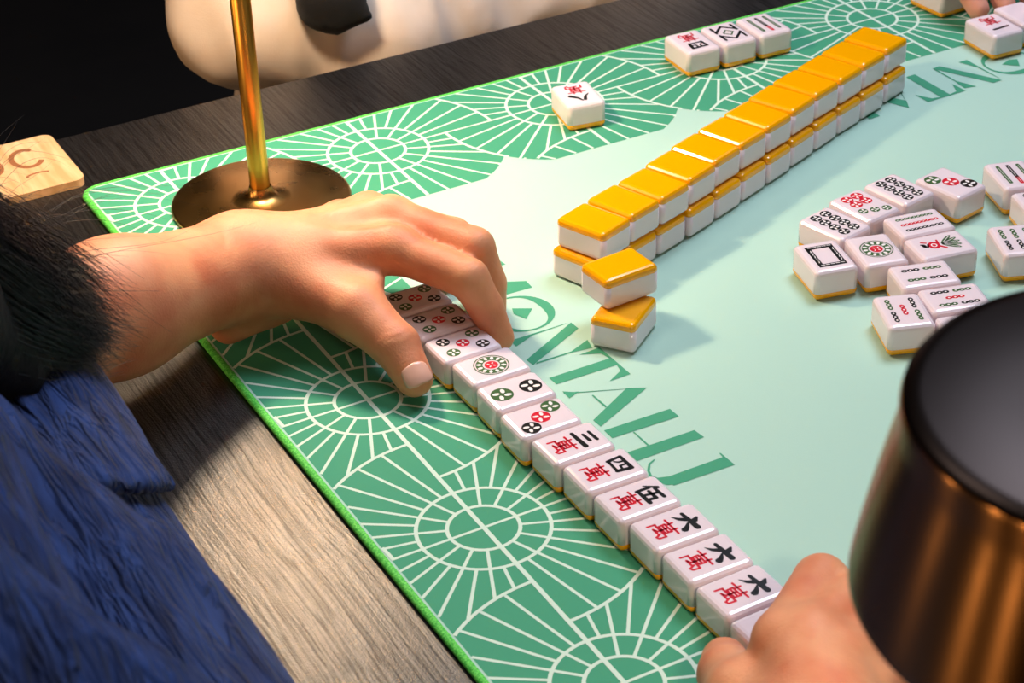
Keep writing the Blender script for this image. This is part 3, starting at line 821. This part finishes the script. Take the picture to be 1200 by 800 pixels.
def nail(parent, ip, tip, up, r, length=.0125, half=.95, off=-.0002, m=None):
    ip = Vector(ip); tip = Vector(tip); d = (tip - ip).normalized(); up = Vector(up); up = (up - d * up.dot(d)).normalized(); sd = d.cross(up)
    V = []; F = []; nu, nv = 10, 10
    for i in range(nu + 1):
        s = i / nu * 2 - 1
        for j in range(nv + 1):
            t = j / nv * 2 - 1
            hw = half * (1 - .16 * max(0, -s)) * (math.sqrt(max(0, 1 - max(0, abs(s) - .55) ** 2 / .22)))
            a = t * hw
            rr = r + off + .0003 * (1 if abs(t) < .9 and -.9 < s else 0)
            p = tip + d * (s * length / 2 + .0015 + length * .02) + up * math.cos(a) * rr + sd * math.sin(a) * rr * 1.02
            p -= up * .0006 * max(0, s) ** 2 * 2
            V.append(tuple(p))
    for i in range(nu):
        for j in range(nv):
            k = i * (nv + 1) + j; F.append((k, k + 1, k + nv + 2, k + nv + 1))
    me = bpy.data.meshes.new('thumbnail'); me.from_pydata(V, [], F); me.update()
    o = link('thumbnail', me, parent, (m or M['nail'],), True)
    s_ = o.modifiers.new('thick', 'SOLIDIFY'); s_.thickness = .0006; s_.offset = 0
    return o

def head_sdf(c, face=(1, 0, 0)):
    c = A3(c); fx = A3(face); fx = fx / np.linalg.norm(fx); up = A3((0, 0, 1)); sx = np.cross(up, fx); sx /= np.linalg.norm(sx); up2 = np.cross(fx, sx)
    AX = np.stack([fx, sx, up2])
    def at(a, b, d): return c + fx * a + sx * b + up2 * d
    def f(P):
        d = ellip(P, at(-.01, 0, .03), (.092, .074, .088), AX)
        d = smin(d, ellip(P, at(.028, 0, -.045), (.058, .052, .062), AX), .03)
        d = smin(d, cone(P, at(.086, 0, .012), at(.104, 0, -.018), .006, .0105), .010)      # nose
        for s in (-1, 1):
            d = smin(d, ellip(P, at(.062, .034 * s, .0), (.022, .020, .014), AX), .012)       # cheek
            d = np.maximum(d, -ellip(P, at(.093, .031 * s, .018), (.012, .014, .008), AX))     # eye socket
            d = smin(d, ellip(P, at(.076, .031 * s, .018), (.0115, .0125, .010), AX), .002)   # eyeball
            d = smin(d, ellip(P, at(-.002, .077 * s, .0), (.016, .007, .030), AX), .006)       # ear
        d = smin(d, ellip(P, at(.086, 0, -.046), (.010, .022, .005), AX), .006)
        d = smin(d, ellip(P, at(.084, 0, -.056), (.010, .018, .006), AX), .004)
        return smin(d, ellip(P, at(.074, 0, -.084), (.018, .02, .014), AX), .02)
    return f

# ---- the player at the left, in blue
HEAD1 = (-.27, -.54, .53)
person = empty('person', (-.33, -.57, FZ), 0, 'person in a blue crinkled shirt with long black hair reaching over the tile row', 'person')
def pin(o, root): o.parent = root; o.matrix_parent_inverse = Matrix.Translation(root.location).inverted(); return o
hl, hr, hd = hand_sdf(HL), hand_sdf(HR), head_sdf(HEAD1, (1, .15, -.35))
EL1, SH1 = (-.190, -.352, .098), (-.330, -.400, .290)
ER1, SHR1 = (-.115, -.925, .085), (-.335, -.740, .290)
def body1(P):
    d = np.full(len(P), 1., np.float32)
    m = P[:, 0] > -.02
    left = P[:, 1] > -.5
    a = m & left; 
    if a.any(): d[a] = hl(P[a])
    b = m & ~left
    if b.any(): d[b] = hr(P[b])
    # forearms: flattened at the wrist, fuller below the elbow
    wl = (.0291, -.2339, .0455)
    e = cone(P, (-.060, -.277, .068), wl, .0350, .0282)
    e = smin(e, cone(P, (-.125, -.312, .084), (-.060, -.277, .068), .0375, .0345), .02)
    e = smin(e, cone(P, EL1, (-.125, -.312, .084), .038, .0375), .02)
    e = smin(e, cone(P, wl, (.060, -.247, .048), .0275, .021), .02)
    d = smin(d, e, .012)
    d = smin(d, cone(P, EL1, SH1, .038, .048), .02)
    wr = (.0692, -.7603, .058)
    d = smin(d, cone(P, (-.02, -.85, .075), wr, .034, .0262), .012)
    d = smin(d, cone(P, ER1, (-.02, -.85, .075), .038, .034), .02)
    d = smin(d, cone(P, ER1, SHR1, .038, .048), .02)
    d = smin(d, cone(P, SH1, SHR1, .05, .05), .04)
    d = smin(d, cone(P, (-.33, -.57, -.30), (-.335, -.57, .22), .085, .095), .04)
    d = smin(d, cone(P, (-.335, -.57, .27), (-.29, -.55, .44), .052, .046), .03)
    return smin(d, hd(P), .02)
def creases(V, G):
    out = np.zeros(len(V))
    # thumb joint wrinkles on the back of the joint
    for a, b, up, r in ((HL['tip_ip'], HL['ttip'], (-.35, -.6, .7), .016),):
        ax = (b - a) / np.linalg.norm(b - a); q = V - a; t = q @ ax
        dist = np.linalg.norm(q - t[:, None] * ax, axis=1)
        u = np.array(up) / np.linalg.norm(up); dor = np.clip(G @ u, 0, 1)
        wob = .0012 * np.sin(q @ np.cross(ax, u) * 420)
        w = np.exp(-((t + .001) / .0070) ** 2) * (dist < r + .004) * dor
        out += -.0009 * w * np.abs(np.cos((t + wob) * PI / .0048)) ** 2
        # low swelling of the joint
        out += .0005 * np.exp(-(t / .006) ** 2) * (dist < r + .004)
    # tendons on the back of the left hand
    for k in ('imcp', 'mmcp', 'rmcp'):
        a = HL['wrist']; b = HL[k]; ab = b - a; l = np.linalg.norm(ab); ax = ab / l; q = V - a; t = q @ ax
        perp = np.abs(q @ np.cross(ax, (0, 0, 1)))
        out += .0009 * np.exp(-(perp / .0035) ** 2) * np.clip((t / l - .35) / .4, 0, 1) * np.clip((1.1 - t / l) / .15, 0, 1) * np.clip(G[:, 2], 0, 1)
    # wrist fold
    a = np.array((.029, -.234, .047)); ax = np.array((.076, -.046, .0)); ax /= np.linalg.norm(ax); t = (V - a) @ ax
    near = np.linalg.norm(V - a, axis=1) < .05
    out += -.0005 * np.exp(-((t + .004 + .002 * np.sin(V[:, 1] * 150)) / .0012) ** 2) * near
    out += -.0010 * np.exp(-(((V - HL['wrist']) @ ax - .0015 * 0 + .016) / .02) ** 2) * near * 0
    return out
o = sdf_obj('body', body1, (-.48, -1.02, -.40), (.20, -.18, .68), .0022, person, M['skin'], creases); pin(o, person)
sm = o.modifiers.new('smooth', 'SMOOTH'); sm.factor = .5; sm.iterations = 3
vup = Vector(cam.location) - Vector(HL['ttip'])
nl = nail(person, HL['tip_ip'], HL['ttip'], (vup.normalized() * .8 + Vector((.15, 0, .3))), .0112, .0135, .82); pin(nl, person)

SA, SB = (-.166, -.405, .112), (-.188, -.76, .125)
n_h = A3((-.28, -.51, -.81)); p_h = A3((-.134, -.545, .14))
def shirt1(P):
    flap = cone(P, SA, (-.180, -.62, .118), .053, .060)
    flap = np.maximum(flap, (P - p_h) @ n_h)
    flap = np.maximum(flap, -cone(P, (-.11, -.30, .075), (-.19, -.352, .098), .036, .041))
    d = cone(P, (-.173, -.55, .107), SB, .051, .057)
    d = smin(d, cone(P, (-.28, -.44, .10), (-.31, -.74, .12), .095, .10), .05)
    d = smin(d, cone(P, (-.33, -.57, -.34), (-.325, -.57, .18), .125, .13), .05)
    d = smin(d, cone(P, (-.30, -.54, .21), (-.29, -.70, .22), .080, .080), .05)
    d = smin(d, cone(P, SH1, SHR1, .068, .068), .05)
    d = smin(d, cone(P, SH1, (-.235, -.39, .165), .064, .050), .03)
    d = smin(d, cone(P, SHR1, (-.17, -.88, .15), .066, .058), .03)
    near = cone(P, (-.236, -.552, .174), (-.195, -.650, .142), .055, .056)
    near = smin(near, cone(P, (-.195, -.650, .142), (-.190, -.79, .128), .056, .060), .01)
    near = smin(near, cone(P, (-.30, -.52, .235), (-.236, -.552, .174), .060, .055), .02)
    d = smin(d, near, .006)
    d = smin(d, flap, .004)
    # neck opening
    return np.maximum(d, -cone(P, (-.30, -.555, .33), (-.27, -.545, .50), .052, .085))
def folds(V, G):
    r1 = vnoise(V, (26, 9, 12), 1); r2 = vnoise(V + .01 * r1[:, None], (60, 16, 26), 2); r3 = vnoise(V + .02 * r2[:, None], (150, 40, 60), 3)
    ridge = lambda r: 1 - np.abs(2 * r - 1) * 2
    out = .0045 * (r1 - .5) * 2 + .0022 * ridge(r2)
    # the long pressed fold running across the front
    return out
o = sdf_obj('shirt', shirt1, (-.50, -.98, -.50), (-.08, -.28, .42), .0032, person, M['blue'], folds); pin(o, person)

# ---- hair: scalp mass plus strands
hc = A3(HEAD1)
def hairmass(P):
    return hairmass0(P) + .0065
def hairmass0(P):
    d = ellip(P, hc + A3((-.018, -.002, .036)), (.102, .090, .096))
    d = np.maximum(d, -ellip(P, hc + A3((.085, .012, -.035)), (.062, .062, .085)))
    d = smin(d, cone(P, hc + A3((-.06, .03, .0)), (-.30, -.45, .36), .062, .045), .03)
    d = smin(d, cone(P, (-.30, -.45, .36), (-.25, -.405, .225), .045, .040), .02)
    d = smin(d, cone(P, (-.25, -.405, .225), (-.190, -.400, .178), .045, .044), .02)
    d = smin(d, cone(P, (-.190, -.400, .178), (-.150, -.415, .152), .044, .030), .02)
    d = smin(d, cone(P, (-.190, -.400, .178), (-.150, -.365, .158), .040, .022), .02)
    d = smin(d, cone(P, (-.200, -.42, .215), (-.170, -.462, .182), .045, .030), .02)
    d = smin(d, cone(P, (-.28, -.47, .33), (-.215, -.505, .235), .050, .046), .02)
    d = smin(d, cone(P, (-.215, -.505, .235), (-.168, -.482, .182), .044, .026), .02)
    return smin(d, cone(P, (-.185, -.43, .19), (-.142, -.432, .164), .035, .020), .02)
def hdisp(V, G):
    return .003 * (vnoise(V, (90, 90, 14), 5) - .5) + .002 * (vnoise(V, (14, 90, 90), 6) - .5)
o = sdf_obj('hair', hairmass, (-.42, -.68, .08), (-.08, -.28, .72), .0045, person, M['hair_mass'], hdisp); pin(o, person)
def strand_mesh(paths, radii, m, name, parent, side=3):
    V = []; F = []
    for P, r in zip(paths, radii):
        n = len(P); k0 = len(V)
        for i in range(n):
            t = P[min(i + 1, n - 1)] - P[max(i - 1, 0)]; t /= (np.linalg.norm(t) + 1e-9)
            u = np.cross(t, (.13, .2, .97)); u /= (np.linalg.norm(u) + 1e-9); w = np.cross(t, u)
            rr = r * (1 - .85 * (i / (n - 1)) ** 3)
            for k in range(side):
                a = 2 * PI * k / side; V.append(P[i] + rr * (math.cos(a) * u + math.sin(a) * w))
        for i in range(n - 1):
            for k in range(side):
                k2 = (k + 1) % side; F.append((k0 + i * side + k, k0 + i * side + k2, k0 + (i + 1) * side + k2, k0 + (i + 1) * side + k))
    me = bpy.data.meshes.new(name); me.from_pydata([tuple(map(float, v)) for v in V], [], F); me.update()
    o = link(name, me, parent, (m,), True); o['kind'] = 'stuff'
    return o
paths = []; radii = []
def bez(pts, n):
    pts = np.array(pts, float); m = len(pts) - 1; out = []
    from math import comb
    for i in range(n):
        t = i / (n - 1); out.append(sum(comb(m, j) * t ** j * (1 - t) ** (m - j) * pts[j] for j in range(m + 1)))
    return np.array(out)
for i in range(8000):
    # root on the head's left side, tip fanned over the bare arm
    ph = RNG.uniform(0, 2 * PI); rr = math.sqrt(RNG.uniform(0, 1))
    a_ = RNG.uniform(-1, 1); b_ = rr * math.sin(ph)
    off = np.array((rr * math.cos(ph), b_, rr * math.sin(ph + 1)))
    s = RNG.uniform(-1, 1); lift = RNG.uniform(0, 1) ** 1.6
    c1 = np.array((-.30, -.45, .36)) + off * .048
    c2 = np.array((-.255, -.405, .235)) + off * .045
    on = off / (np.linalg.norm(off) + 1e-6); off = on * np.linalg.norm(off) ** .35
    c3 = np.array((-.195, -.418, .205)) + off * (.042, .062, .040)
    lng = RNG.normal(0, .014)
    tip = np.array((-.118 + lng * .8 - .018 * max(0, -s) - .012 * max(0, s), -.408 + s * .068, .146 + .028 * lift - .012 * s))
    c4 = (c3 * .45 + tip * .55) + np.array((0, s * .012, .016 + .012 * lift)) + RNG.normal(0, .003, 3)
    if s < -.1:      # the locks lying nearer to the viewer
        q = min(1, (-s - .1) / .5)
        c2 = c2 + np.array((.01, -.06, .03)) * q; c3 = c3 + np.array((-.004, -.055, .022)) * q; c4 = c4 + np.array((-.006, -.010, .012)) * q
    P = bez([c1, c2, c3, c4, tip + RNG.normal(0, .004, 3)], 13)
    if i % 2:      # outer locks hug the surface of the mass
        pass
    P += (np.sin(np.linspace(0, 5, 13) + ph) * .0022)[:, None] * np.array((0.2, 1, .6))
    paths.append(P); radii.append(RNG.uniform(.00016, .00034))
for i in range(4500):         # locks hugging the mass where it lies on the shoulder
    A = np.array(((-.300, -.450, .37), (-.270, -.480, .320), (-.218, -.505, .240), (-.192, -.480, .205), (-.158, -.455, .168), (-.132, -.440, .150))) if i % 3 else \
        np.array(((-.300, -.450, .36), (-.262, -.425, .260), (-.215, -.405, .205), (-.185, -.398, .180), (-.150, -.392, .160), (-.122, -.385, .146)))
    on0 = RNG.normal(0, 1, 3); RD = np.array((.046, .049, .046, .043, .034, .012)) * (RNG.uniform(.88, 1.03) + .03 * math.sin(7 * math.atan2(on0[1], on0[2])))
    on = on0.copy(); on[0] = abs(on[0]) * .8; on[2] = abs(on[2]) * .9 + .1 if RNG.uniform() < .7 else on[2]; on /= np.linalg.norm(on)
    tw = RNG.normal(0, .10, 3)
    pts = [A[j] + (on + tw * j / 5) / np.linalg.norm(on + tw * j / 5) * RD[j] for j in range(6)]
    pts[5] = pts[5] + RNG.normal(0, .007, 3) * np.array((1, 1, .3)) + np.array((.006, 0, 0))
    P = bez(pts, 13); P += (np.sin(np.linspace(0, 6, 13) + RNG.uniform(0, 6)) * .0015)[:, None] * np.array((.3, 1, .5))
    paths.append(P); radii.append(RNG.uniform(.00018, .00036))
for i in range(900):          # over the skull
    v = RNG.normal(0, 1, 3); v /= np.linalg.norm(v); v[2] = abs(v[2])
    p0 = hc + np.array((-.018, -.002, .036)) + v * np.array((.104, .092, .098))
    if p0[0] > hc[0] + .05: continue
    P = bez([p0, p0 + np.array((-.02, v[1] * .03, -.04)), hc + np.array((-.08, .03 + v[1] * .05, -.04)), np.array((-.30, -.45, .36)) + RNG.normal(0, .02, 3)], 10)
    paths.append(P); radii.append(.00022)
# loose single hairs over the forearm and the coaster
for i in range(34):
    s = RNG.uniform(-1, 1)
    st = np.array((-.15, -.38 + s * .03, .155 + RNG.uniform(0, .02)))
    if i % 2: en = np.array((-.02 + RNG.uniform(-.06, .03), -.30 + RNG.uniform(-.04, .05), .112 + RNG.uniform(0, .012)))
    else: en = np.array((-.085 + RNG.uniform(-.03, .025), -.225 + RNG.uniform(-.04, .06), .130 + RNG.uniform(-.01, .02)))
    md = (st + en) / 2 + np.array((0, RNG.uniform(-.02, .03), .018))
    paths.append(bez([st, md, md + RNG.normal(0, .012, 3), en], 14)); radii.append(.00013)
o = strand_mesh(paths, radii, M['hair'], 'hair_strands', person); pin(o, person)
if o.parent is person: pass

# ---- the player across the table, cream sweater over a black top
p2 = empty('person', (.42, .46, FZ), 0, 'person in a cream sweater and black top seated across the table', 'person')
HEAD2 = (.44, .40, .58)
h2 = head_sdf(HEAD2, (-.1, -1, -.3))
CR = [((.222, .215, .006), (.30, .20, -.030), .064, .062), ((.30, .20, -.035), (.46, .24, -.05), .062, .058), ((.222, .215, .006), (.26, .45, .30), .062, .060),
      ((.60, .20, -.035), (.46, .24, -.05), .058, .056), ((.60, .20, -.035), (.62, .45, .30), .060, .060)]
def body2(P):
    d = cone(P, (.43, .50, -.30), (.44, .48, .25), .09, .10)
    d = smin(d, cone(P, (.30, .47, .31), (.58, .47, .31), .045, .045), .04)
    d = smin(d, cone(P, (.44, .47, .32), (.44, .42, .50), .05, .046), .03)
    for a, b, r1, r2 in CR: d = smin(d, cone(P, a, b, .036, .036), .01)
    return smin(d, h2(P), .02)
o = sdf_obj('body', body2, (.1, .1, -.45), (.75, .65, .76), .006, p2, M['skin_far']); pin(o, p2)
def cream2(P):
    d = np.full(len(P), 1., np.float32)
    for a, b, r1, r2 in CR: d = smin(d, cone(P, a, b, r1, r2), .03)
    d = smin(d, cone(P, (.26, .46, .30), (.61, .46, .30), .06, .06), .03)
    d = smin(d, cone(P, (.55, .42, -.3), (.56, .44, .25), .10, .08), .03)
    return smin(d, cone(P, (.41, .53, -.3), (.35, .50, .25), .09, .08), .03)
def fold2(V, G):
    r1 = vnoise(V, (16, 16, 16), 8); r2 = vnoise(V + .03 * r1[:, None], (34, 34, 20), 9)
    return .010 * (r1 - .5) + .0032 * (1 - np.abs(2 * r2 - 1) * 2)
o = sdf_obj('sweater', cream2, (.08, .08, -.45), (.78, .68, .42), .006, p2, M['cream'], fold2); pin(o, p2)
def black2(P):
    d = cone(P, (.43, .46, -.35), (.44, .44, .26), .115, .105)
    d = smin(d, cone(P, (.30, .30, .10), (.36, .38, .16), .040, .06), .03)
    d = smin(d, cone(P, (.250, .130, .036), (.31, .30, .10), .022, .05), .02)
    d = smin(d, cone(P, (.246, .124, .034), (.266, .112, .022), .018, .006), .012)
    return smin(d, cone(P, (.33, .47, .30), (.55, .47, .30), .055, .055), .03)
o = sdf_obj('black_top', black2, (.18, .08, -.5), (.65, .65, .40), .006, p2, M['blackcloth'], fold2); pin(o, p2)
def hair2(P):
    c = A3(HEAD2); d = ellip(P, c + A3((0, .02, .038)), (.084, .102, .092))
    return np.maximum(d, -ellip(P, c + A3((0, -.085, -.03)), (.06, .06, .085)))
o = sdf_obj('hair', hair2, (.33, .26, .5), (.56, .55, .75), .006, p2, M['hair_mass'], hdisp); pin(o, p2)

# ---- the player at the right, only fingertips reach into the picture
p3 = empty('person', (.95, .15, FZ), 0, 'person at the far right whose pink fingertips touch the tile with one stroke', 'person')
HH = dict(wrist=(.775, .045, .075), imcp=(.705, -.020, .070), ipip=(.672, -.070, .055), idip=(.665, -.095, .036), itip=(.6665, -.1155, .0165),
   mmcp=(.728, -.032, .070), mpip=(.698, -.080, .056), mdip=(.690, -.102, .036), mtip=(.6885, -.119, .0165),
   rmcp=(.750, -.040, .065), rpip=(.724, -.085, .050), rdip=(.716, -.106, .032), rtip=(.713, -.121, .014),
   pmcp=(.768, -.040, .058), ppip=(.750, -.080, .042), pdip=(.743, -.100, .028), ptip=(.740, -.112, .012),
   tcmc=(.742, .040, .060), tmcp=(.705, .035, .045), tip_ip=(.680, .012, .032), ttip=(.668, -.012, .020))
HH = {k: A3(v) for k, v in HH.items()}
h3 = hand_sdf(HH); HEAD3 = (.93, .20, .52); hd3 = head_sdf(HEAD3, (-1, -.3, -.3))
def body3(P):
    d = h3(P)
    d = smin(d, cone(P, (.93, .16, .08), HH['wrist'], .036, .026), .012)
    d = smin(d, cone(P, (.93, .16, .08), (1.02, .08, .30), .038, .045), .02)
    d = smin(d, cone(P, (1.10, .2, -.3), (1.03, .22, .24), .085, .095), .04)
    d = smin(d, cone(P, (1.02, .08, .30), (1.02, .36, .30), .045, .045), .04)
    d = smin(d, cone(P, (1.02, .22, .32), (.95, .20, .46), .05, .046), .03)
    return smin(d, hd3(P), .02)
o = sdf_obj('body', body3, (.62, -.16, -.42), (1.2, .45, .70), .0035, p3, M['skin_far']); pin(o, p3)
def shirt3(P):
    d = cone(P, (1.10, .2, -.38), (1.04, .22, .22), .115, .115)
    d = smin(d, cone(P, (.98, .13, .18), (1.03, .08, .29), .060, .066), .03)
    return smin(d, cone(P, (1.03, .08, .29), (1.03, .36, .29), .066, .066), .04)
o = sdf_obj('shirt', shirt3, (.88, -.05, -.5), (1.26, .50, .42), .006, p3, M['blackcloth'], fold2); pin(o, p3)
def hair3(P):
    c = A3(HEAD3); d = ellip(P, c + A3((.02, 0, .038)), (.102, .084, .092))
    return np.maximum(d, -ellip(P, c + A3((-.085, -.02, -.03)), (.06, .06, .085)))
o = sdf_obj('hair', hair3, (.8, .08, .43), (1.08, .32, .70), .006, p3, M['hair_mass'], hdisp); pin(o, p3)
